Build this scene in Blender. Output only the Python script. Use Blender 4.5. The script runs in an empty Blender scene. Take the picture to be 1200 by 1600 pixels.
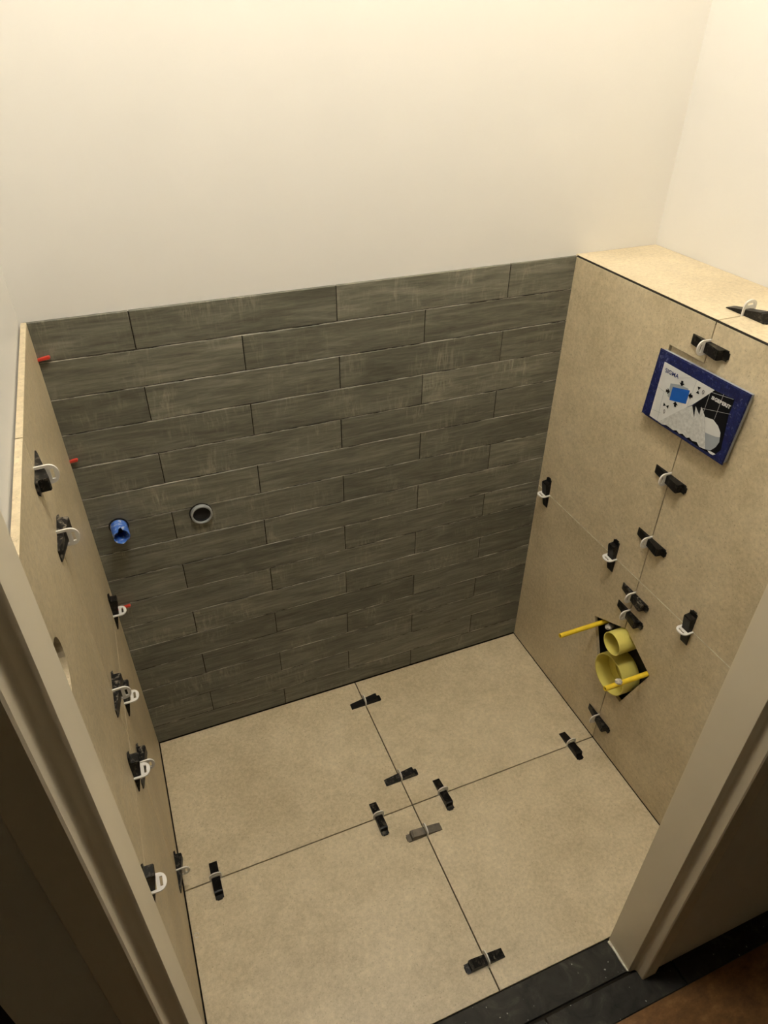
import bpy, bmesh, math, random
from mathutils import Matrix, Vector

random.seed(7)
sc = bpy.context.scene
COL = sc.collection

# ------------------------------------------------------------------ camera, world, exposure
W, H, DEPTH = 1.1237, 1.2, 0.2264          # tiled floor width, tile height, ledge depth
YJ, YF = -0.4275, -0.8735                  # tile joint, front edge of the tiled floor
ZJ = 0.5813                                # horizontal joint of the wall tiles
cam = bpy.data.cameras.new('camera')
cam.sensor_fit = 'HORIZONTAL'; cam.sensor_width = 36.0
cam.lens = 1082.25 / 1200 * 36.0
cam.clip_start = 0.02
camo = bpy.data.objects.new('camera', cam); COL.objects.link(camo)
R = ((0.9266096, 0.2163847, -0.3075262), (-0.3759610, 0.5482013, -0.7470801), (0.0069296, 0.8078694, 0.5893208))
camo.matrix_world = Matrix(((*R[0], 0.1231), (*R[1], -1.3112), (*R[2], 1.6454), (0, 0, 0, 1)))
sc.camera = camo

world = bpy.data.worlds.new('world'); sc.world = world
world.use_nodes = True
world.node_tree.nodes['Background'].inputs[0].default_value = (0.9, 0.75, 0.55, 1)
world.node_tree.nodes['Background'].inputs[1].default_value = 0.02
sc.view_settings.view_transform = 'Standard'
sc.view_settings.look = 'None'
sc.view_settings.gamma = 1.0
sc.view_settings.use_curve_mapping = False
sc.view_settings.exposure = 0.0
LAMP_POS = (0.45, -0.74, 2.82)
LAMP_STRENGTH = 122.0
LAMP_COLOR = (1.0, 0.97, 0.93)

# ------------------------------------------------------------------ materials
def s2l(c):
    return tuple(((v / 255) / 12.92 if v / 255 <= 0.04045 else ((v / 255 + 0.055) / 1.055) ** 2.4) for v in c)

class NT:
    def __init__(self, name, rough=0.5, spec=0.5):
        self.m = bpy.data.materials.new(name); self.m.use_nodes = True
        self.t = self.m.node_tree; self.b = self.t.nodes['Principled BSDF']
        self.b.inputs['Roughness'].default_value = rough
        self.b.inputs['Specular IOR Level'].default_value = spec
    def n(self, kind, **kw):
        x = self.t.nodes.new(kind)
        for k, v in kw.items():
            if k.startswith('i_'):
                key = k[2:]; key = int(key) if key.isdigit() else key.replace('_', ' ')
                x.inputs[key].default_value = v
            else: setattr(x, k, v)
        return x
    def l(self, a, b): self.t.links.new(a, b)
    def noise(self, vec, scale, detail=4, rough=0.55, dist=0.0):
        x = self.n('ShaderNodeTexNoise', i_Scale=scale, i_Detail=detail, i_Roughness=rough, i_Distortion=dist)
        self.l(vec, x.inputs['Vector']); return x.outputs['Fac']
    def ramp(self, fac, stops):
        x = self.n('ShaderNodeValToRGB'); e = x.color_ramp.elements
        while len(e) < len(stops): e.new(0.5)
        for s, (p, c) in zip(e, stops):
            s.position = p; s.color = (*c, 1) if len(c) == 3 else c
        self.l(fac, x.inputs[0]); return x.outputs['Color']
    def mix(self, fac, a, b, mode='MIX'):
        x = self.n('ShaderNodeMix', data_type='RGBA', blend_type=mode)
        for s, v in ((x.inputs[0], fac), (x.inputs[6], a), (x.inputs[7], b)):
            if hasattr(v, 'is_output'): self.l(v, s)
            elif isinstance(v, tuple): s.default_value = (*v, 1)
            else: s.default_value = v
        return x.outputs[2]
    def math(self, op, a, b):
        x = self.n('ShaderNodeMath', operation=op)
        for s, v in ((x.inputs[0], a), (x.inputs[1], b)):
            if hasattr(v, 'is_output'): self.l(v, s)
            else: s.default_value = v
        return x.outputs[0]
    def coords(self, scale=(1, 1, 1), rnd=True):
        tc = self.n('ShaderNodeTexCoord'); mp = self.n('ShaderNodeMapping')
        mp.inputs['Scale'].default_value = scale
        v = tc.outputs['Object']
        if rnd:
            oi = self.n('ShaderNodeObjectInfo')
            sx = self.n('ShaderNodeVectorMath', operation='ADD'); mu = self.n('ShaderNodeVectorMath', operation='SCALE')
            cx = self.n('ShaderNodeCombineXYZ')
            self.l(oi.outputs['Random'], cx.inputs[0]); self.l(oi.outputs['Random'], cx.inputs[1]); self.l(oi.outputs['Random'], cx.inputs[2])
            self.l(cx.outputs[0], mu.inputs[0]); mu.inputs['Scale'].default_value = 37.0
            self.l(v, sx.inputs[0]); self.l(mu.outputs[0], sx.inputs[1]); v = sx.outputs[0]
        self.l(v, mp.inputs['Vector']); return mp.outputs[0]
    def bump(self, h, strength, dist=0.002):
        x = self.n('ShaderNodeBump', i_Strength=strength, i_Distance=dist)
        self.l(h, x.inputs['Height']); self.l(x.outputs[0], self.b.inputs['Normal'])
    def color(self, c):
        if hasattr(c, 'is_output'): self.l(c, self.b.inputs['Base Color'])
        else: self.b.inputs['Base Color'].default_value = (*c, 1)
        return self

def plain(name, rgb, rough=0.5, spec=0.5, var=0.06, scale=60, bump=0.0):
    k = NT(name, rough, spec); v = k.coords()
    f = k.noise(v, scale, 3)
    a = tuple(max(0, x * (1 - var)) for x in rgb); b = tuple(min(1, x * (1 + var)) for x in rgb)
    k.color(k.ramp(f, [(0.3, a), (0.7, b)]))
    if bump: k.bump(f, bump)
    return k.m

def beige_tile():
    k = NT('beige_stone_tile', 0.42, 0.5); v = k.coords()
    big = k.noise(v, 4.5, 4, 0.55, 0.3); mid = k.noise(v, 20, 5, 0.7, 0.15); fine = k.noise(v, 120, 4, 0.75); sp = k.noise(v, 260, 1, 0.5)
    c = k.ramp(big, [(0.34, (0.48, 0.39, 0.24)), (0.52, (0.63, 0.525, 0.34)), (0.68, (0.76, 0.645, 0.44))])
    c = k.mix(0.36, c, k.ramp(mid, [(0.32, (0.46, 0.375, 0.23)), (0.5, (0.63, 0.525, 0.34)), (0.68, (0.80, 0.68, 0.46))]))
    c = k.mix(0.30, c, k.ramp(fine, [(0.34, (0.36, 0.285, 0.165)), (0.66, (0.88, 0.745, 0.51))]))
    c = k.mix(k.ramp(sp, [(0.66, (0, 0, 0)), (0.74, (0.5,) * 3)]), c, (0.30, 0.235, 0.14))
    k.color(c)
    r = k.n('ShaderNodeMapRange', i_3=0.24, i_4=0.52); k.l(mid, r.inputs[0]); k.l(r.outputs[0], k.b.inputs['Roughness'])
    k.bump(fine, 0.06, 0.001)
    return k.m

def dark_tile():
    k = NT('charcoal_stone_tile', 0.5, 0.4)
    v = k.coords((4, 38, 4)); v2 = k.coords((1, 1, 1)); v3 = k.coords((20, 230, 20)); v4 = k.coords((55, 9, 20))
    streak = k.noise(v, 1.0, 6, 0.62, 1.4); cloud = k.noise(v2, 9, 4, 0.6, 0.5); fine = k.noise(v3, 1.0, 4, 0.65, 0.6); smear = k.noise(v4, 2.2, 4, 0.65, 1.0)
    c = k.ramp(streak, [(0.32, (0.058, 0.058, 0.043)), (0.5, (0.125, 0.122, 0.09)), (0.60, (0.20, 0.195, 0.15)), (0.70, (0.30, 0.29, 0.225))])
    c = k.mix(0.42, c, k.ramp(fine, [(0.32, (0.056, 0.052, 0.039)), (0.68, (0.250, 0.238, 0.178))]))
    c = k.mix(0.22, c, k.ramp(cloud, [(0.3, (0.083, 0.077, 0.056)), (0.7, (0.194, 0.185, 0.136))]))
    dust = k.math('MULTIPLY', k.ramp(cloud, [(0.5, (0, 0, 0)), (0.72, (1, 1, 1))]), k.ramp(smear, [(0.48, (0, 0, 0)), (0.7, (0.55,) * 3)]))
    c = k.mix(dust, c, (0.444, 0.411, 0.310))
    oi = k.n('ShaderNodeObjectInfo'); mr = k.n('ShaderNodeMapRange', i_3=0.86, i_4=1.16); k.l(oi.outputs['Random'], mr.inputs[0])
    sc_ = k.n('ShaderNodeVectorMath', operation='SCALE'); k.l(c, sc_.inputs[0]); k.l(mr.outputs[0], sc_.inputs['Scale'])
    k.l(sc_.outputs[0], k.b.inputs['Base Color'])
    k.bump(k.math('ADD', streak, fine), 0.22, 0.0012)
    return k.m

def joint_lit_edge():  # broken cream tone standing in for lit tile edges along the joints
    k = NT('cream_lit_edge', 0.9, 0.1); v = k.coords((5, 5, 9), False)
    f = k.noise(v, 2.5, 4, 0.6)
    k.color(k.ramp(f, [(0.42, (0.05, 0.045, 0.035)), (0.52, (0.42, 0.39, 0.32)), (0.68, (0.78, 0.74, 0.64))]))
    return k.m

def slate():
    k = NT('black_slate', 0.6, 0.25); v = k.coords()
    a = k.noise(v, 18, 5, 0.65, 0.8); sp = k.noise(v, 120, 1, 0.4)
    c = k.ramp(a, [(0.3, (0.014, 0.013, 0.010)), (0.55, (0.034, 0.031, 0.023)), (0.75, (0.085, 0.078, 0.06))])
    c = k.mix(k.ramp(sp, [(0.745, (0, 0, 0)), (0.78, (0.8,) * 3)]), c, (0.4, 0.38, 0.33))
    k.color(c); k.bump(a, 0.2, 0.001); return k.m

def wood_floor():
    k = NT('brown_hall_floor', 0.4, 0.4); v = k.coords((1, 1.6, 1), False)
    a = k.noise(v, 16, 6, 0.75, 0.0)
    k.color(k.ramp(a, [(0.3, (0.10, 0.046, 0.015)), (0.55, (0.22, 0.105, 0.032)), (0.75, (0.36, 0.19, 0.065))])); k.bump(a, 0.1, 0.001); return k.m

def wedge_mat():
    k = NT('black_wedge_plastic', 0.36, 0.22); v = k.coords()
    at = k.n('ShaderNodeAttribute', attribute_type='OBJECT', attribute_name='dust')
    f = k.noise(v, 130, 4, 0.7); lum = k.noise(v, 40, 3, 0.6)
    fac = k.math('MULTIPLY', k.ramp(f, [(0.52, (0, 0, 0)), (0.62, (1, 1, 1))]), at.outputs['Fac'])
    geo = k.n('ShaderNodeAttribute', attribute_type='OBJECT', attribute_name='coat')
    fac = k.math('MAXIMUM', fac, geo.outputs['Fac'])
    c = k.mix(fac, (0.006, 0.0055, 0.005), k.ramp(lum, [(0.3, (0.16, 0.14, 0.105)), (0.7, (0.30, 0.26, 0.20))]))
    k.color(c)
    k.l(k.ramp(fac, [(0, (0.36,) * 3), (1, (0.9,) * 3)]), k.b.inputs['Roughness'])
    return k.m

def blue_tape():
    k = NT('dark_blue_tape', 0.4, 0.5); v = k.coords(rnd=False)
    a = k.noise(v, 55, 5, 0.7, 1.5); sp = k.noise(v, 160, 3, 0.6, 0.8)
    c = k.ramp(a, [(0.35, (0.004, 0.006, 0.045)), (0.58, (0.008, 0.015, 0.10)), (0.75, (0.06, 0.08, 0.22))])
    c = k.mix(k.ramp(sp, [(0.60, (0, 0, 0)), (0.74, (0.4,) * 3)]), c, (0.4, 0.45, 0.6))
    k.color(c); k.bump(a, 0.5, 0.002); return k.m

def pipe_blue():
    k = NT('scuffed_blue_pipe', 0.5, 0.4); v = k.coords(rnd=False)
    a = k.noise(v, 45, 5, 0.7, 1.0)
    k.color(k.ramp(a, [(0.42, (0.035, 0.12, 0.5)), (0.52, (0.07, 0.19, 0.58)), (0.60, (0.5, 0.53, 0.62))])); return k.m

M = dict(
    paint=plain('cream_wall_paint', (0.80, 0.775, 0.715), 0.8, 0.2, 0.012, 5),
    ceiling=plain('white_ceiling_paint', (0.82, 0.80, 0.76), 0.85, 0.2, 0.01, 5),
    hall=plain('hall_wall_paint', (0.76, 0.70, 0.57), 0.85, 0.2, 0.03, 8),
    frame=plain('cream_door_frame_enamel', (0.84, 0.745, 0.56), 0.35, 0.5, 0.012, 12),
    black=plain('black_door_paint', (0.006, 0.006, 0.009), 0.6, 0.3, 0.1, 10),
    beige=beige_tile(), dark=dark_tile(), joint_layer=joint_lit_edge(), slate=slate(), wood=wood_floor(),
    gap=plain('dark_joint_bed', (0.022, 0.018, 0.013), 0.9, 0.1, 0.2, 40),
    grout=plain('cream_joint_filler', (0.88, 0.80, 0.64), 0.9, 0.1, 0.3, 60),
    wedge=wedge_mat(), tape=blue_tape(), bluepipe=pipe_blue(),
    strap=plain('white_clip_plastic', (0.76, 0.73, 0.66), 0.4, 0.5, 0.04, 40),
    grey=plain('grey_pipe_plastic', (0.30, 0.31, 0.30), 0.4, 0.5, 0.1, 50),
    inside=plain('pipe_dark_inside', (0.02, 0.02, 0.02), 0.8, 0.2, 0.1, 50),
    ypale=plain('pale_yellow_plastic', (0.76, 0.66, 0.16), 0.4, 0.5, 0.05, 30),
    ydeep=plain('bright_yellow_sleeve', (0.85, 0.60, 0.035), 0.45, 0.4, 0.10, 60),
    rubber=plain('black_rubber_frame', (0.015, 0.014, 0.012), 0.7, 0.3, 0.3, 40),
    red=plain('red_spacer_plastic', (0.55, 0.045, 0.025), 0.35, 0.5, 0.08, 60),
    mortar=plain('dried_mortar', (0.50, 0.46, 0.38), 0.95, 0.1, 0.3, 180, 0.4),
    pwhite=plain('printed_white', (0.66, 0.66, 0.63), 0.45, 0.4, 0.05, 40),
    pblack=plain('printed_black', (0.006, 0.006, 0.007), 0.6, 0.12, 0.05, 40),
    pblue=plain('printed_blue', (0.012, 0.10, 0.42), 0.4, 0.4, 0.05, 40),
    pnavy=plain('printed_navy', (0.03, 0.05, 0.2), 0.4, 0.4, 0.05, 40),
    pgrey=plain('printed_grey', (0.33, 0.36, 0.38), 0.45, 0.4, 0.05, 40),
    pline=plain('printed_line', (0.40, 0.40, 0.38), 0.45, 0.4, 0.05, 40),
    torn=plain('torn_paper', (0.55, 0.55, 0.52), 0.9, 0.1, 0.14, 160, 0.5),
    lampbase=plain('white_lamp_metal', (0.8, 0.8, 0.78), 0.4, 0.5, 0.01, 20),
)
k = NT('glowing_opal_glass', 0.3); k.color((0.9, 0.85, 0.75))
k.b.inputs['Emission Color'].default_value = (*LAMP_COLOR, 1); k.b.inputs['Emission Strength'].default_value = LAMP_STRENGTH
M['glow'] = k.m

# ------------------------------------------------------------------ mesh helpers
def mesh(name, bm, mat, smooth=False):
    bmesh.ops.recalc_face_normals(bm, faces=bm.faces)
    me = bpy.data.meshes.new(name); bm.to_mesh(me); bm.free()
    me.materials.append(mat)
    if smooth:
        me.polygons.foreach_set('use_smooth', [True] * len(me.polygons))
        me.set_sharp_from_angle(angle=math.radians(35))
    return me

def obj(name, me, parent=None, loc=(0, 0, 0), mat4=None):
    o = bpy.data.objects.new(name, me); COL.objects.link(o)
    if parent: o.parent = parent
    if mat4 is not None: o.matrix_local = mat4
    else: o.location = loc
    return o

def empty(name, loc=(0, 0, 0), mat4=None):
    o = bpy.data.objects.new(name, None); COL.objects.link(o); o.empty_display_size = 0.03
    if mat4 is not None: o.matrix_world = mat4
    else: o.location = loc
    return o

def tag(o, label, cat=None, group=None, kind=None):
    o['label'] = label
    if cat: o['category'] = cat
    if group: o['group'] = group
    if kind: o['kind'] = kind
    return o

def boxbm(x0, x1, y0, y1, z0, z1, bm=None):
    bm = bm or bmesh.new()
    vs = [bm.verts.new((x, y, z)) for z in (z0, z1) for y in (y0, y1) for x in (x0, x1)]
    for f in ((0, 1, 3, 2), (4, 5, 7, 6), (0, 1, 5, 4), (2, 3, 7, 6), (0, 2, 6, 4), (1, 3, 7, 5)):
        bm.faces.new([vs[i] for i in f])
    return bm

def struct(name, bm, mat, label, cat):
    o = obj(name, mesh(name, bm, mat)); tag(o, label, cat, kind='structure'); return o

def prism(poly, axis, a0, a1, bm=None):
    """extrude a polygon of (p, q) pairs along axis ('x': p=y q=z, 'y': p=x q=z, 'z': p=x q=y)"""
    bm = bm or bmesh.new()
    f = {'x': lambda p, q, a: (a, p, q), 'y': lambda p, q, a: (p, a, q), 'z': lambda p, q, a: (p, q, a)}[axis]
    lo = [bm.verts.new(f(p, q, a0)) for p, q in poly]; hi = [bm.verts.new(f(p, q, a1)) for p, q in poly]
    bm.faces.new(lo); bm.faces.new(hi)
    n = len(poly)
    for i in range(n): bm.faces.new((lo[i], lo[(i + 1) % n], hi[(i + 1) % n], hi[i]))
    return bm

def tile_box(w, h, t=0.008, ch=0.0008):
    """tile in its own frame: u,v in plane, front at n=0, back at n=-t; chamfered front rim"""
    bm = bmesh.new()
    rings = []
    for d, n in ((0, -t), (0, -ch), (ch, 0)):
        rings.append([bm.verts.new((su * (w / 2 - d), sv * (h / 2 - d), n)) for su, sv in ((-1, -1), (1, -1), (1, 1), (-1, 1))])
    bm.faces.new(rings[0]); bm.faces.new(rings[2])
    for a, b in zip(rings, rings[1:]):
        for i in range(4): bm.faces.new((a[i], a[(i + 1) % 4], b[(i + 1) % 4], b[i]))
    return bm

def axes(origin, ux, uy, uz):
    m = Matrix((ux, uy, uz)).transposed().to_4x4(); m.translation = Vector(origin); return m

def tube_bm(r_out, r_in, l0, l1, n=40, cap=None, bevel=0.0):
    """tube along local z from l0 to l1; cap = z of a closing disc inside"""
    bm = bmesh.new()
    prof = [(r_in, l0), (r_out, l0), (r_out, l1 - bevel), (r_out - bevel, l1), (r_in + bevel, l1), (r_in, l1 - bevel)] if bevel else [(r_in, l0), (r_out, l0), (r_out, l1), (r_in, l1)]
    rings = [[bm.verts.new((r * math.cos(2 * math.pi * i / n), r * math.sin(2 * math.pi * i / n), z)) for i in range(n)] for r, z in prof]
    for a, b in zip(rings, rings[1:] + rings[:1]):
        for i in range(n): bm.faces.new((a[i], a[(i + 1) % n], b[(i + 1) % n], b[i]))
    return bm

def disc_bm(r, z, n=40, t=0.001):
    return prism([(r * math.cos(2 * math.pi * i / n), r * math.sin(2 * math.pi * i / n)) for i in range(n)], 'z', z - t, z)

# ------------------------------------------------------------------ the setting: room shell
CEIL = 2.95
YP = 0.007                      # face of the painted back wall, just behind the tile faces
XR = W + DEPTH                  # painted right wall
XL = -0.0245                    # painted left wall
floor = struct('floor', boxbm(-0.12, XR + 0.1, -0.955, 0.1, -0.12, -0.006), M['gap'], 'toilet floor of large beige tiles with open joints', 'floor')
wall_back = struct('wall_back', boxbm(-0.12, XR + 0.1, YP, 0.12, -0.02, CEIL), M['paint'], 'cream painted back wall above charcoal plank tiles', 'wall')
wall_left = struct('wall_left', boxbm(XL - 0.06, XL, -0.955, YP + 0.05, -0.02, CEIL), M['paint'], 'cream painted left wall above tall beige tiles', 'wall')
wall_right = struct('wall_right', boxbm(XR, XR + 0.1, -0.90, YP + 0.05, -0.02, CEIL), M['paint'], 'cream painted right wall rising behind the tiled ledge', 'wall')
ceiling = struct('ceiling', boxbm(-1.3, 2.4, -2.6, 0.12, CEIL, CEIL + 0.1), M['ceiling'], 'plain white ceiling over toilet and hall', 'ceiling')
# the boxed-in cistern: low wall with a cavity behind the pipe opening and the cover plate
bx = bmesh.new()
XW0 = W + 0.010
def slab(y0, y1, z0, z1): boxbm(XW0, XW0 + 0.012, y0, y1, z0, z1, bx)
slab(-0.545, -0.31, 0.435, 0.97); slab(-0.545, -0.31, 0.0, 0.205); slab(-0.545, -0.31, 1.118, 1.192)
slab(-0.31, YP, 0.0, 1.192); slab(-0.876, -0.545, 0.0, 1.192)
boxbm(XW0, XR, -0.876, YP, 1.180, 1.191, bx)
wall_box = struct('wall_right_low', bx, M['gap'], 'low boxed-out wall of beige tiles hiding the toilet cistern', 'wall')

# front wall with the doorway, and the hall outside
YI, YO = -0.877, -0.961          # inner and outer face of the front wall
DX0, DX1, DH = 0.030, 0.842, 2.10
struct('wall_front_right', boxbm(0.882, 2.4, YO, YI, -0.02, CEIL), M['hall'], 'dim hall wall to the right of the doorway', 'wall')
struct('wall_front_left', boxbm(-0.100, -0.010, YO, YI, -0.02, CEIL), M['hall'], 'narrow dim hall wall strip left of the doorway', 'wall')
struct('wall_front_top', boxbm(-0.010, 0.882, YO, YI, DH + 0.02, CEIL), M['hall'], 'wall above the doorway', 'wall')
struct('wall_hall_far', boxbm(-1.3, 2.4, -2.6, -2.5, -0.02, CEIL), M['hall'], 'far side wall of the dark hall', 'wall')
struct('wall_hall_left', boxbm(-1.3, -1.2, -2.5, -0.86, -0.02, CEIL), M['hall'], 'left end wall of the dark hall', 'wall')
struct('wall_hall_right', boxbm(2.3, 2.4, -2.5, YO, -0.02, CEIL), M['hall'], 'right end wall of the dark hall', 'wall')
struct('floor_hall', boxbm(-1.3, 2.4, -2.6, -1.0105, -0.04, -0.001), M['wood'], 'brown hall floor in front of the threshold', 'floor')
d2 = struct('door_2', boxbm(-1.2, -0.100, -0.925, -0.885, 0.0, CEIL), M['black'], 'black recessed cupboard front beside the doorway', 'door')

# steel door frame: stepped jambs and head
def jamb_poly(s, x):             # s = +1 right jamb, -1 left jamb; x = opening face
    o = lambda d: x + s * d
    return [(o(0), YI), (o(0), -0.943), (o(0.0035), -0.9455), (o(0.0110), -0.9457), (o(0.0140), -0.9465), (o(0.0160), -0.9482), (o(0.0171), -0.9505), (o(0.0175), -0.9535), (o(0.0175), -0.966), (o(0.0195), -0.968),
            (o(0.051), -0.968), (o(0.0525), -0.9665), (o(0.0525), -0.9612), (o(0.0385), -0.9612), (o(0.0385), YI)]
frame = empty('door_1', (0.436, -0.93, 0)); tag(frame, 'cream steel door frame with stepped jambs', 'door frame', kind='structure')
def to_child(o, parent):
    o.parent = parent; o.matrix_parent_inverse = Matrix.Translation(-Vector(parent.location)); return o
to_child(obj('jamb', mesh('jamb', prism(jamb_poly(1, DX1), 'z', 0.0005, DH), M['frame'], True)), frame)
to_child(obj('jamb', mesh('jamb', prism(jamb_poly(-1, DX0), 'z', 0.0005, DH), M['frame'], True)), frame)
to_child(obj('lintel', mesh('lintel', boxbm(-0.022, 0.894, -0.967, YI, DH, DH + 0.05), M['frame'])), frame)
to_child(obj('caulk', mesh('caulk', prism([(0.8425, -0.879), (0.836, -0.880), (0.8385, -0.905), (0.8375, -0.92), (0.8395, -0.943), (0.8425, -0.944)], 'z', 0.0, 0.003), M['grout'])), frame)

# slate threshold strips
thr = struct('trim_1', boxbm(-0.02, 0.9, -0.9475, YF - 0.002, -0.03, -0.0085), M['gap'], 'dark slate threshold strip in the doorway', 'threshold')
def slate_piece(parent, x0, x1, y0, y1, top):
    bm = tile_box(x1 - x0, y1 - y0, 0.009, 0.0012)
    return obj('threshold_tile', mesh('threshold_tile', bm, M['slate']), parent, ((x0 + x1) / 2, (y0 + y1) / 2, top))
slate_piece(thr, 0.031, 0.8405, -0.9425, YF - 0.0015, 0.0)
thr2 = struct('trim_2', boxbm(-0.2, 2.3, -1.0105, -0.950, -0.03, -0.009), M['grout'], 'row of black slate border tiles along the hall floor', 'floor border')
xs = [-0.2975 + 0.31 * i for i in range(9)]
for a, b in zip(xs, xs[1:]): slate_piece(thr2, a + 0.0016, b - 0.0016, -1.0095, -0.949, -0.0005)

# floor tiles
XJ = 0.5724
def floor_tile(x0, x1, y0, y1):
    obj('floor_tile', mesh('floor_tile', tile_box(x1 - x0, y1 - y0, 0.009), M['beige']), floor, ((x0 + x1) / 2, (y0 + y1) / 2, 0))
g = 0.0013
for x0, x1 in ((0.0, XJ - g), (XJ + g, W - 0.0015)):
    for y0, y1 in ((YJ + g, -0.0015), (YF + 0.0005, YJ - g)): floor_tile(x0, x1, y0, y1)

# charcoal plank tiles on the back wall
joint_layer = obj('adhesive_bed', mesh('adhesive_bed', boxbm(-0.010, W - 0.001, 0.0012, YP + 0.002, 0.0, 1.195), M['gap']), wall_back)
AX_BACK = ((1, 0, 0), (0, 0, 1), (0, -1, 0))
cache = {}
PITCH = 0.0753; TOP = 1.198
XA = -0.018; XB = W + 0.003
for r in range(16):
    z1 = TOP - PITCH * r; z0 = z1 - PITCH
    if r == 15: z0 = 0.0025
    if r: obj('joint_fill_or_lit_edge', mesh('joint_fill_or_lit_edge', boxbm(-0.010, W - 0.001, 0.0005, 0.003, z1 - 0.0010, z1 + 0.0001), M['joint_layer']), wall_back)  # cream strip low in the joint paints the lit tile edge below it
    cuts = (0.158, 0.5565, 0.955) if r % 2 == 0 else (0.3585, 0.755)
    edges = [XA] + [c + random.uniform(-0.001, 0.001) for c in cuts] + [XB]
    for x0, x1 in zip(edges, edges[1:]):
        w = round(x1 - x0 - 0.0020, 3); h = round(z1 - z0 - 0.0020, 4)
        if (w, h) not in cache: cache[(w, h)] = mesh('plank_tile', tile_box(w, h, 0.006, 0.0010), M['dark'])
        # tiny lippage
        m = axes(((x0 + x1) / 2, random.uniform(-0.0004, 0.0002), (z0 + z1) / 2), *AX_BACK) @ Matrix.Rotation(random.uniform(-0.004, 0.004), 4, 'X')
        obj('plank_tile', cache[(w, h)], wall_back, mat4=m)

# beige tiles on the right low wall (with cut-outs) and on its top
def right_tile(poly, name='wall_tile'):
    cy = sum(p for p, q in poly) / len(poly); cz = sum(q for p, q in poly) / len(poly)
    bm = prism([(p - cy, q - cz) for p, q in poly], 'x', 0.0, 0.009)
    return obj(name, mesh(name, bm, M['beige']), wall_box, (W, cy, cz))
ya, yb, yc, yd = -0.0012, YJ + g, YJ - g, -0.8755
zt = 1.1960
right_tile([(ya, ZJ + g), (ya, zt), (yb, zt), (yb, 1.118), (-0.334, 1.118), (-0.334, 0.975), (yb, 0.975), (yb, ZJ + g)])
right_tile([(yc, ZJ + g), (yc, 0.975), (-0.525, 0.975), (-0.525, 1.093), (yc, 1.093), (yc, zt), (yd, zt), (yd, ZJ + g)])
right_tile([(ya, 0.0015), (ya, ZJ - g), (yb, ZJ - g), (yb, 0.4265), (-0.322, 0.373), (-0.385, 0.222), (yb, 0.216), (yb, 0.0015)])
right_tile([(yc, 0.0015), (yc, 0.2155), (-0.478, 0.209), (-0.537, 0.373), (-0.434, 0.430), (yc, 0.4268), (yc, ZJ - g), (yd, ZJ - g), (yd, 0.0015)])
obj('joint_fill_or_lit_edge', mesh('joint_fill_or_lit_edge', boxbm(W + 0.0002, W + 0.0098, -0.875, -0.0015, ZJ - 0.0012, ZJ + 0.0012), M['grout']), wall_box)
obj('corner_groove_shade', mesh('corner_groove_shade', prism([(W + 0.0006, 1.1965), (W + 0.0038, 1.1994), (W + 0.0038, 1.190), (W + 0.0006, 1.190)], 'y', -0.875, 0.0), M['gap']), wall_box)  # dark strip painting the shade of the open mitre groove
for y0, y1 in ((YJ + g, YP - 0.001), (-0.8755, YJ - g)):
    w = DEPTH - 0.0045; bm = tile_box(w, y1 - y0, 0.008)
    obj('ledge_tile', mesh('ledge_tile', bm, M['beige']), wall_box, (W + 0.0034 + w / 2, (y0 + y1) / 2, 1.2))

# beige tiles on the left wall; the wall leans outwards a hair
LX0, LEAN = -0.003, -0.0071
def left_frame(y, z): return axes((LX0 + LEAN * z, y, z), (0, -1, 0), (-LEAN * -1, 0, 1), (1, 0, -LEAN))
def lx(z): return LX0 + LEAN * z
def left_tile(y0, y1, z0, z1, hole=None):
    cy, cz = (y0 + y1) / 2, (z0 + z1) / 2
    w, h = y1 - y0, z1 - z0
    m = axes((lx(cz), cy, cz), Vector((0, 1, 0)), Vector((LEAN, 0, 1)).normalized(), Vector((1, 0, -LEAN)).normalized())
    if not hole:
        bm = tile_box(w, h, 0.009)
    else:
        hy, hz, hr = hole[0] - cy, hole[1] - cz, hole[2]
        bm = bmesh.new(); n = 32; f = {}
        circ = [(hy + hr * math.cos(2 * math.pi * i / n + math.pi / 2), hz + hr * math.sin(2 * math.pi * i / n + math.pi / 2)) for i in range(n)]
        out = [(hy, h / 2), (-w / 2, h / 2), (-w / 2, -h / 2), (hy, -h / 2), (w / 2, -h / 2), (w / 2, h / 2)]
        V = {}
        for t, nn in ((0, 0.0), (1, -0.009)):
            V[t] = ([bm.verts.new((a, b, nn)) for a, b in circ], [bm.verts.new((a, b, nn)) for a, b in out])
            c, o = V[t]
            bm.faces.new([o[0], o[1], o[2], o[3]] + [c[i] for i in range(n // 2, -1, -1)])
            bm.faces.new([o[3], o[4], o[5], o[0]] + [c[i % n] for i in range(n, n // 2 - 1, -1)])
        for s, kk in ((0, n), (1, 6)):
            for i in range(kk): bm.faces.new((V[0][s][i], V[0][s][(i + 1) % kk], V[1][s][(i + 1) % kk], V[1][s][i]))
    return obj('wall_tile', mesh('wall_tile', bm, M['beige']), wall_left, mat4=m)
left_tile(YJ + g, -0.0015, 0.0015, ZJ - g)
left_tile(YJ + g, -0.0015, ZJ + g, 1.199)
left_tile(-0.8755, YJ - g, 0.0015, ZJ - g)
left_tile(-0.8755, YJ - g, ZJ + g, 1.199, hole=(-0.690, 1.040, 0.038))
obj('hole_shade_disc', mesh('hole_shade_disc', disc_bm(0.037, 0.0, 32, 0.0015), M['inside']), wall_left, mat4=axes((XL + 0.0018, -0.690, 1.040), (0, 1, 0), (0, 0, 1), (1, 0, 0)))  # black disc stands in for the shade deep in the hole
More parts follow.
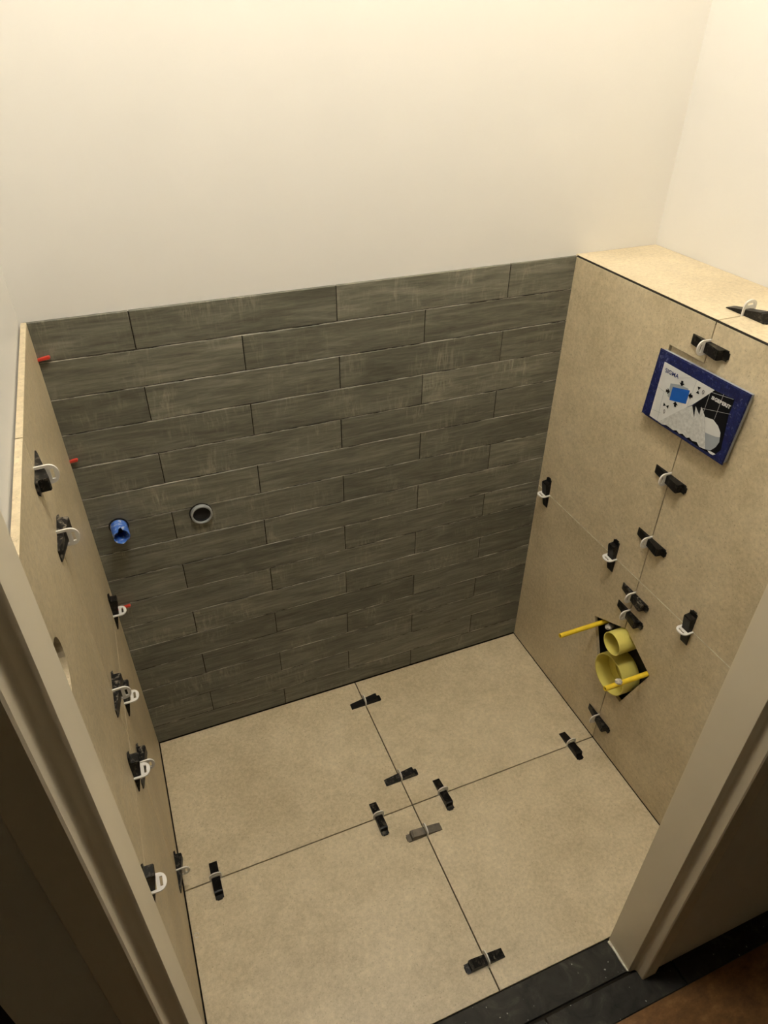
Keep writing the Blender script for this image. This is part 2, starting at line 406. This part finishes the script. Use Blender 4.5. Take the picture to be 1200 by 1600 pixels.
for (y0, y1, z0, z1) in ((-0.875, -0.0015, ZJ - g, ZJ + g), (YJ - g, YJ + g, 0.002, 1.19)):
    cz = (z0 + z1) / 2
    m = axes((lx(cz) - 0.0014, (y0 + y1) / 2, cz), Vector((0, 1, 0)), Vector((LEAN, 0, 1)).normalized(), Vector((1, 0, -LEAN)).normalized())
    obj('joint_fill_or_lit_edge', mesh('joint_fill_or_lit_edge', tile_box(y1 - y0, z1 - z0, 0.006, 0.0001), M['grout']), wall_left, mat4=m)

# ------------------------------------------------------------------ ceiling lamp
lamp = empty('ceiling_lamp', (LAMP_POS[0], LAMP_POS[1], CEIL)); tag(lamp, 'round opal glass lamp on the toilet ceiling', 'lamp')
obj('lamp_base', mesh('lamp_base', tube_bm(0.07, 0.001, -0.045, -0.0005, 32), M['lampbase'], True), lamp)
bm = bmesh.new(); bmesh.ops.create_uvsphere(bm, u_segments=32, v_segments=16, radius=0.10)
for v in bm.verts: v.co.z = v.co.z * 0.9 + (LAMP_POS[2] - CEIL)
obj('lamp_shade', mesh('lamp_shade', bm, M['glow'], True), lamp)

# ------------------------------------------------------------------ tile levelling clips
def wedge_mesh():
    hw = 0.0095
    teeth = []
    n = 14; x0, z0, x1, z1 = -0.038, 0.0028, 0.033, 0.0165
    for i in range(n):
        a = i / n; b = (i + 1) / n
        xa, za = x0 + (x1 - x0) * a, z0 + (z1 - z0) * a
        xb, zb = x0 + (x1 - x0) * b, z0 + (z1 - z0) * b
        teeth += [(xa, za), (xb, zb + 0.0002), (xb, zb - 0.0007)]
    prof = [(-0.042, 0.0), (-0.042, 0.0016)] + teeth + [(0.0350, 0.0168), (0.0385, 0.0155), (0.0395, 0.0035), (0.0490, 0.0032), (0.050, 0.0024), (0.050, 0.0)]
    bm = prism(prof, 'y', -hw, hw)
    tail = [e for e in bm.edges if abs(e.verts[0].co.x - 0.05) < 1e-6 and abs(e.verts[1].co.x - 0.05) < 1e-6 and abs(e.verts[0].co.y - e.verts[1].co.y) < 1e-6]
    bmesh.ops.bevel(bm, geom=tail, offset=0.004, segments=3, affect='EDGES')
    # pocket recessed into each side is shown by a raised rim along the back
    return mesh('wedge', bm, M['wedge'])

def strap_mesh():
    bm = bmesh.new()
    def wo(z):
        if z < 0.014: return 0.0140 + 0.0006 * (z / 0.014)
        t = min(1, (z - 0.014) / 0.0142); return 0.0146 * math.sqrt(max(0, 1 - t ** 2.6))
    def wi(z):
        if z < 0.0125: return 0.0104
        if 0.0180 <= z < 0.0222: return 0.0076
        return 0.0
    zs = [-0.004, 0.0, 0.005, 0.0125, 0.014, 0.0160, 0.0180, 0.0195, 0.0210, 0.0222, 0.0236, 0.0250, 0.0264, 0.0274, 0.0281]
    for a, b in zip(zs, zs[1:]):
        i = wi((a + b) / 2)
        for s in (-1, 1):
            pts = [(s * i, a), (s * wo(a), a), (s * max(wo(b), 0.0005), b), (s * i, b)] if i else [(0, a), (s * wo(a), a), (s * max(wo(b), 0.0005), b), (0, b)]
            bm.faces.new([bm.verts.new((-0.0014, p, q)) for p, q in pts])
    bmesh.ops.remove_doubles(bm, verts=bm.verts, dist=1e-5)
    ex = bmesh.ops.extrude_face_region(bm, geom=list(bm.faces))
    bmesh.ops.translate(bm, vec=(0.0028, 0, 0), verts=[v for v in ex['geom'] if isinstance(v, bmesh.types.BMVert)])
    return mesh('strap', bm, M['strap'])

WEDGE, STRAP = wedge_mesh(), strap_mesh()
def clip(origin, normal, tail, label, group, dust=0.25, coat=0.0, shift=0.0, roll=0.0):
    n, t = Vector(normal).normalized(), Vector(tail).normalized()
    m = axes(Vector(origin) + n * 0.0002, t, n.cross(t), n) @ Matrix.Rotation(roll, 4, 'Z')
    e = empty('tile_leveling_clip', mat4=m); tag(e, label, 'clip', group)
    w = obj('wedge', WEDGE, e, (shift, 0, 0)); w['dust'] = dust; w['coat'] = coat
    obj('strap', STRAP, e)
    return e

GF, GR, GL = 'levelling clips on the floor', 'levelling clips on the right wall', 'levelling clips on the left wall'
UP = (0, 0, 1)
def fclip(x, y, tail, label, **kw): clip((x, y, 0), UP, tail, label, GF, **kw)
fclip(XJ, -0.083, (1, 0, 0), 'black floor clip nearest the dark back wall', dust=0.05)
fclip(XJ, -0.346, (1, 0, 0), 'black floor clip on the joint just behind the four-tile crossing', dust=0.3)
fclip(0.658, YJ, (0, -1, 0), 'black floor clip just right of the four-tile crossing', dust=0.12)
fclip(0.479, YJ, (0, -1, 0), 'black floor clip with pale specks just left of the four-tile crossing', dust=0.45)
fclip(XJ, -0.506, (-1, 0, 0), 'tan dust-coated floor clip just in front of the four-tile crossing', dust=0.5, coat=0.8)
fclip(XJ, -0.813, (-1, 0, 0), 'black floor clip nearest the slate threshold', dust=0.3)
fclip(0.072, YJ, (0, -1, 0), 'black floor clip on the cross joint close to the left wall', dust=0.05)
fclip(1.050, YJ, (0, -1, 0), 'black floor clip on the cross joint close to the right wall', dust=0.05)
RN = (-1, 0, 0)
def rclip(y, z, tail, label, **kw): clip((W, y, z), RN, tail, label, GR, **kw)
rclip(YJ, 1.150, (0, -1, 0), 'black wall clip with white strap just above the blue-edged cover plate', dust=0.2)
rclip(YJ, 0.864, (0, -1, 0), 'black wall clip first below the cover plate', dust=0.15)
rclip(YJ, 0.698, (0, -1, 0), 'black wall clip second below the cover plate', dust=0.1)
rclip(YJ, 0.533, (0, -1, 0), 'plaster-splashed wall clip just below the right wall joint crossing', dust=0.75)
rclip(YJ, 0.477, (0, -1, 0), 'black wall clip directly above the yellow pipes', dust=0.3)
rclip(YJ, 0.086, (0, -1, 0), 'black wall clip below the yellow pipes near the floor', dust=0.2)
rclip(-0.045, ZJ, UP, 'upright wall clip beside the dark tiled back wall', dust=0.05)
rclip(-0.333, ZJ, UP, 'upright wall clip in the middle of the right wall', dust=0.2)
rclip(-0.590, ZJ, UP, 'upright wall clip nearest the right door jamb', dust=0.1)
clip((1.193, YJ, 1.2), UP, (0, -1, 0), 'black clip on the pale top of the boxed ledge', GR, dust=0.2)
LN = (1, 0, -LEAN)
def lclip(y, z, tail, label, **kw): clip((lx(z), y, z), LN, tail, label, GL, **kw)
LUP = (LEAN, 0, 1)
lclip(YJ, 1.140, (0, -1, 0), 'topmost clip on the left wall with its thick end nearest the door', dust=0.4, shift=-0.012)
lclip(YJ, 1.034, (0, 1, 0), 'grey-dusted clip second from the top of the left wall', dust=0.8)
lclip(-0.090, ZJ, LUP, 'upright clip on the left wall beside the dark tiles', dust=0.1)
lclip(YJ, 0.694, (0, 1, 0), 'plaster-splashed clip in front of the upper middle pair on the left wall', dust=0.9)
lclip(-0.338, ZJ, LUP, 'clip half hidden behind the plaster-splashed one on the left wall', dust=0.4)
lclip(-0.508, ZJ, LUP, 'front upright clip of the lower middle pair on the left wall', dust=0.4)
lclip(YJ, 0.486, (0, 1, 0), 'rear dusty clip of the lower middle pair on the left wall', dust=0.8)
lclip(-0.712, ZJ, LUP, 'clip half hidden by the left door jamb', dust=0.3)
lclip(YJ, 0.085, (0, 1, 0), 'lowest clip on the left wall just above the floor tiles', dust=0.3)

# ------------------------------------------------------------------ red tile spacers in the left corner
def spacer(z, ln, label):
    prof = [(0, -0.0022), (ln - 0.002, -0.0030), (ln, -0.0012), (ln, 0.0016), (ln - 0.002, 0.0030), (0, 0.0022)]
    bm = prism(prof, 'y', -0.003, 0.003)
    bmesh.ops.bevel(bm, geom=[ed for ed in bm.edges], offset=0.0006, segments=1, affect='EDGES')
    o = obj('tile_spacer', mesh('tile_spacer', bm, M['red']))
    m = Matrix.Translation((lx(z) - 0.004, -0.0042, z)) @ Matrix.Rotation(math.radians(-10), 4, 'Y') @ Matrix.Rotation(math.radians(-6), 4, 'Z')
    o.matrix_world = m; tag(o, label, 'spacer', 'red tile spacers')
spacer(1.130, 0.026, 'topmost red plastic spacer in the left wall corner')
spacer(0.916, 0.020, 'middle red plastic spacer in the left wall corner')
spacer(0.5135, 0.037, 'lowest red plastic spacer in the corner beside a white strap')

# ------------------------------------------------------------------ pipes in the back wall
def frame_y(x, z, y=0.0): return axes((x, y, z), (1, 0, 0), (0, 0, 1), (0, -1, 0))
def frame_x(y, z, x=W): return axes((x, y, z), (0, 0, 1), (0, 1, 0), (-1, 0, 0))

sl = empty('water_pipe_sleeve', mat4=frame_y(0.046, 0.738)); tag(sl, 'scuffed blue pipe end sticking out of the dark tiles', 'pipe')
bm = bmesh.new(); n = 40; rows = []
def rim(i):
    a = 2 * math.pi * i / n
    d = 0.0025 * math.sin(3 * a + 1) + 0.0012 * math.sin(7 * a)
    if abs(a - math.pi * 0.5) < 0.17: d -= 0.007
    return 0.040 + d
for r, zf in ((0.0175, lambda i: 0.0004), (0.0175, lambda i: 0.02), (0.0172, rim), (0.0153, rim), (0.0150, lambda i: 0.02), (0.0150, lambda i: 0.0004)):
    rows.append([bm.verts.new((r * math.cos(2 * math.pi * i / n), r * math.sin(2 * math.pi * i / n), zf(i))) for i in range(n)])
for a, b in zip(rows, rows[1:]):
    for i in range(n): bm.faces.new((a[i], a[(i + 1) % n], b[(i + 1) % n], b[i]))
obj('pipe_wall', mesh('pipe_wall', bm, M['bluepipe'], True), sl, mat4=Matrix.Rotation(math.radians(4), 4, 'Y'))
obj('dark_inside', mesh('dark_inside', disc_bm(0.0149, 0.004), M['inside']), sl)
obj('cut_edge', mesh('cut_edge', tube_bm(0.0205, 0.0172, 0.0, 0.0012, 40), M['rubber']), sl, (0.0, 0.0015, 0))

gp = empty('waste_pipe', mat4=frame_y(0.2205, 0.727)); tag(gp, 'short grey drain pipe socket in the dark tiles', 'pipe')
obj('socket', mesh('socket', tube_bm(0.0235, 0.0195, 0.0004, 0.010, 44, bevel=0.001), M['grey'], True), gp)
obj('seal_ring', mesh('seal_ring', tube_bm(0.0194, 0.0165, 0.001, 0.005, 44), M['inside'], True), gp)
obj('dark_inside', mesh('dark_inside', disc_bm(0.0164, 0.0022), M['inside']), gp)
obj('cut_edge', mesh('cut_edge', tube_bm(0.0255, 0.0233, 0.0, 0.0012, 44), M['rubber']), gp, (-0.001, 0.0012, 0))

# ------------------------------------------------------------------ toilet connections in the right low wall
obj('opening_panel', mesh('opening_panel', boxbm(W + 0.0045, W + 0.0085, -0.425, -0.337, 1.06, 1.1155), M['beige']), wall_box)
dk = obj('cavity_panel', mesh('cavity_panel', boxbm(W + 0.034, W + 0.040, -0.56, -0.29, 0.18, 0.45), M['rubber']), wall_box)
fl = empty('flush_pipe_cap', mat4=frame_x(-0.4335, 0.393)); tag(fl, 'upper short pale yellow pipe cap in the cut-out', 'pipe cap')
obj('cap_wall', mesh('cap_wall', tube_bm(0.030, 0.0278, -0.030, 0.036, 48, bevel=0.0005), M['ypale'], True), fl)
obj('cap_bottom', mesh('cap_bottom', disc_bm(0.0279, -0.006, 48), M['ypale']), fl)
dr = empty('drain_pipe_cap', mat4=frame_x(-0.4375, 0.279)); tag(dr, 'large pale yellow drain pipe cap below the smaller one', 'pipe cap')
obj('cap_wall', mesh('cap_wall', tube_bm(0.0555, 0.0525, -0.030, 0.020, 56, bevel=0.0008), M['ypale'], True), dr)
obj('cap_bottom', mesh('cap_bottom', disc_bm(0.0526, -0.022, 56), M['ypale']), dr)
obj('pull_ring', mesh('pull_ring', tube_bm(0.030, 0.0275, -0.022, -0.017, 40), M['ypale'], True), dr, (0.004, -0.008, 0))
def rod(y, z, ln, label, tilt):
    e = empty('mounting_rod', mat4=frame_x(y, z) @ Matrix.Rotation(tilt, 4, 'X')); tag(e, label, 'rod', 'yellow sleeved mounting rods')
    obj('sleeve', mesh('sleeve', tube_bm(0.0062, 0.0046, -0.030, ln, 24, bevel=0.0004), M['ydeep'], True), e)
    obj('rod_core', mesh('rod_core', tube_bm(0.0045, 0.0016, -0.030, ln - 0.004, 20), M['inside'], True), e)
    return e
rod(-0.3475, 0.371, 0.123, 'upper left bright yellow rod pointing out of the cut-out', 0.0)
rr = rod(-0.5275, 0.3695, 0.120, 'bright yellow rod with a mortar lump crossing the large cap', 0.0)
bm = bmesh.new(); bmesh.ops.create_icosphere(bm, subdivisions=3, radius=0.0085)
rnd = random.Random(3)
for v in bm.verts: v.co = v.co * rnd.uniform(0.88, 1.12); v.co.x *= 0.7
obj('mortar_lump', mesh('mortar_lump', bm, M['mortar'], True), rr, (0.0075, 0.001, 0.082))
bm = bmesh.new(); bmesh.ops.create_icosphere(bm, subdivisions=3, radius=0.012)
for v in bm.verts: v.co = v.co * rnd.uniform(0.85, 1.15); v.co.z *= 0.6; v.co.y *= 0.7
obj('mortar_crust', mesh('mortar_crust', bm, M['mortar'], True), wall_box, (W + 0.008, -0.372, 0.378))

# ------------------------------------------------------------------ taped cover plate over the flush opening
TH = 0.013
pl = empty('cover_plate', mat4=axes((W - 0.004, -0.43, 1.03), (0, -1, 0), (0, 0, 1), (-1, 0, 0)))
tag(pl, 'printed cover plate edged with dark blue tape on the right wall', 'cover plate')
def mm(pts): return [(a / 1000, b / 1000) for a, b in pts]
outer = [(-101, 81), (126.5, 86), (117.5, -60.5), (-105.5, -61.5), (-103, -58), (-107.5, -64)]
outer = [(-100.5, 81.3), (127, 86.2), (117, -61), (-98, -63.0), (-103, -58.5), (-108.2, -63.6)]
obj('backing_board', mesh('backing_board', prism(mm([(-97, 79), (124, 83.5), (115, -58), (-101, -58)]), 'z', 0.0005, TH - 0.003), M['pgrey']), pl)
bm = prism(mm(outer), 'z', TH - 0.003, TH)
bmesh.ops.bevel(bm, geom=[e for e in bm.edges if e.verts[0].co.z > TH - 1e-5 and e.verts[1].co.z > TH - 1e-5], offset=0.0015, segments=2, affect='EDGES')
obj('tape_border', mesh('tape_border', bm, M['tape']), pl)
lay = [TH + 0.0001]
def flat(name, pts, mat, level, parent=None):
    z = TH + 0.0002 * level
    return obj(name, mesh(name, prism(mm(pts), 'z', z - 0.00015, z + 0.0002), M[mat]), parent or pl)
photo = flat('printed_photo', [(14.6, 12), (52.5, 61.3), (99, 64.1), (97.6, 33.5), (105.1, -35.1), (94.3, -52.5), (60, -55), (20, -54), (-56, -57.6), (-1.2, -0.6)], 'pblack', 1)
sheet = flat('printed_sheet', [(-79.9, 61.6), (52.5, 61.3), (12.9, 12.4), (-1.2, -0.6), (-55.9, -57.6), (-82.7, -57.7)], 'pwhite', 1)
def line(a, b, w, mat, level):
    d = Vector((b[0] - a[0], b[1] - a[1])); nrm = Vector((-d.y, d.x)).normalized() * (w / 2)
    flat('printed_line', [(a[0] + nrm.x, a[1] + nrm.y), (b[0] + nrm.x, b[1] + nrm.y), (b[0] - nrm.x, b[1] - nrm.y), (a[0] - nrm.x, a[1] - nrm.y)], mat, level, photo if mat == 'pline' else sheet)
for a, b in (((34, 16.7), (101, 36.7)), ((74, 63.5), (71.4, 12)), ((45, 52), (43.4, 9)), ((48, 55), (97, 64))): line(a, b, 0.7, 'pline', 2)
for a, b in (((8, 61), (3, 4)), ((-80, 8), (-55, 6)), ((-62, 4), (-60, -57)), ((-82, -42), (-56, -38)), ((-34, 47), (-6, 60))): line(a, b, 0.5, 'pgrey', 2)
flat('printed_square_shadow', [(-51, 28.5), (-28.5, 36), (-6, 38), (-1, 30), (-43, 0), (-50, 2)], 'pgrey', 2, sheet)
flat('printed_blue_square', [(-43.1, 24.6), (-0.9, 36.4), (-1.2, 8.1), (-42.9, -3.0)], 'pblue', 3, sheet)
def arrow(x, y, ang):
    pts = [(0, -5.5), (6.5, 0.5), (2.6, 0.5), (2.6, 5), (-2.6, 5), (-2.6, 0.5), (-6.5, 0.5)]
    c, s = math.cos(math.radians(ang)), math.sin(math.radians(ang))
    flat('printed_arrow', [(x + a * c - b * s, y + a * s + b * c) for a, b in pts], 'pblack', 4, sheet)
arrow(-23.5, 40.8, 10); arrow(-52.5, 11.3, 100); arrow(4.5, 27.5, -80); arrow(-25.6, -4.5, 190)
def tri(pts): flat('printed_triangle', pts, 'pblack', 3, sheet)
tri([(14, 51.5), (22, 52.5), (18, 46)]); tri([(14, 38.5), (22, 39.5), (18, 45)])
tri([(-54.5, -14), (-54.5, -22), (-47.8, -18)]); tri([(-40.5, -13.5), (-40.5, -21.5), (-47, -18)])
flat('printed_toilet', [(50.5, 6.3), (69.8, 10.0), (84, 4), (93.0, -4.7), (97.1, -22.1), (93, -35), (84.6, -46.6), (71.3, -51.4), (60, -22)], 'pgrey', 2, photo)
flat('printed_toilet_seat', [(50.5, 6.3), (69.8, 10.0), (84, 4), (93.0, -4.7), (95, -13), (86, -17), (72, -19.5), (60, -21)], 'pwhite', 3, photo)
flat('torn_paper', [(-55.9, -57.6), (-1.2, -0.6), (14.6, 12.0), (27.3, -9.0), (22.9, 14.7), (36.6, 3.0), (36.1, 19.9), (50.9, 5.3), (61, -22), (72.1, -51.0), (58.3, -53.5), (50, -48), (37.9, -51.2), (30, -48.5), (23.0, -53), (12, -50), (3.4, -54), (-5, -51), (-12.9, -55), (-32.5, -54.0), (-44, -58)], 'torn', 3)
flat('tape_tear', [(78, -50), (88, -48), (98, -47.5), (93, -52.5), (84, -53)], 'pwhite', 2)
def text(s, p0, width, height, ang, mat, parent, bold=0.0, shear=0.0):
    cu = bpy.data.curves.new('lettering', 'FONT'); cu.body = s; cu.offset = bold; cu.extrude = 0.0; cu.shear = shear
    to = bpy.data.objects.new('lettering_source', cu); COL.objects.link(to)
    bpy.context.view_layer.update()
    me = bpy.data.meshes.new_from_object(to.evaluated_get(bpy.context.evaluated_depsgraph_get()))
    bpy.data.objects.remove(to); bpy.data.curves.remove(cu)
    xs = [v.co.x for v in me.vertices]; ys = [v.co.y for v in me.vertices]
    x0, x1, y0, y1 = min(xs), max(xs), min(ys), max(ys)
    for v in me.vertices:
        v.co = ((v.co.x - x0) / (x1 - x0) * width / 1000, (v.co.y - y0) / (y1 - y0) * height / 1000, 0)
    me.materials.clear(); me.materials.append(M[mat]); me.name = 'lettering'
    m = Matrix.Translation((p0[0] / 1000, p0[1] / 1000, TH + 0.0011)) @ Matrix.Rotation(math.radians(ang), 4, 'Z')
    return obj('lettering', me, parent, mat4=m)
text('SIGMA', (-72, 43.5), 37, 8.5, 2, 'pnavy', sheet, 0.012)
text('0', (27.5, 43), 5, 8.5, 0, 'pblack', sheet, 0.0)
text('0', (-50, -35), 5, 8.5, 0, 'pblack', sheet, 0.0)
text('GEBERIT', (59, 43.3), 38, 7.2, 2, 'pwhite', photo, 0.045)
flat('printed_logo_mark', [(51.8, 43.5), (57.2, 43.8), (57.2, 50), (51.8, 49.7)], 'pwhite', 3, photo)
flat('printed_logo_gap', [(53.9, 45), (55.1, 45), (55.1, 48.6), (53.9, 48.6)], 'pblack', 4, photo)

# ------------------------------------------------------------------ a curl of plastic left on the floor
bm = bmesh.new(); rings = []
for i in range(25):
    a = 1.65 * math.pi * i / 24; r = 0.0042 + 0.0012 * i / 24
    c = Vector((r * math.cos(a), r * math.sin(a), 0.0007)); d = Vector((math.cos(a), math.sin(a), 0))
    rings.append([bm.verts.new(c + d * 0.0006 * math.cos(q) + Vector((0, 0, 0.0006 * math.sin(q)))) for q in (0, math.pi / 2, math.pi, 1.5 * math.pi)])
for a, b in zip(rings, rings[1:]):
    for i in range(4): bm.faces.new((a[i], a[(i + 1) % 4], b[(i + 1) % 4], b[i]))
bm.faces.new(rings[0]); bm.faces.new(rings[-1])
o = obj('plastic_curl', mesh('plastic_curl', bm, M['strap'], True), None, (0.0095, -0.532, 0.0002))
tag(o, 'tiny pale plastic curl lying on the floor beside the left wall', 'debris')
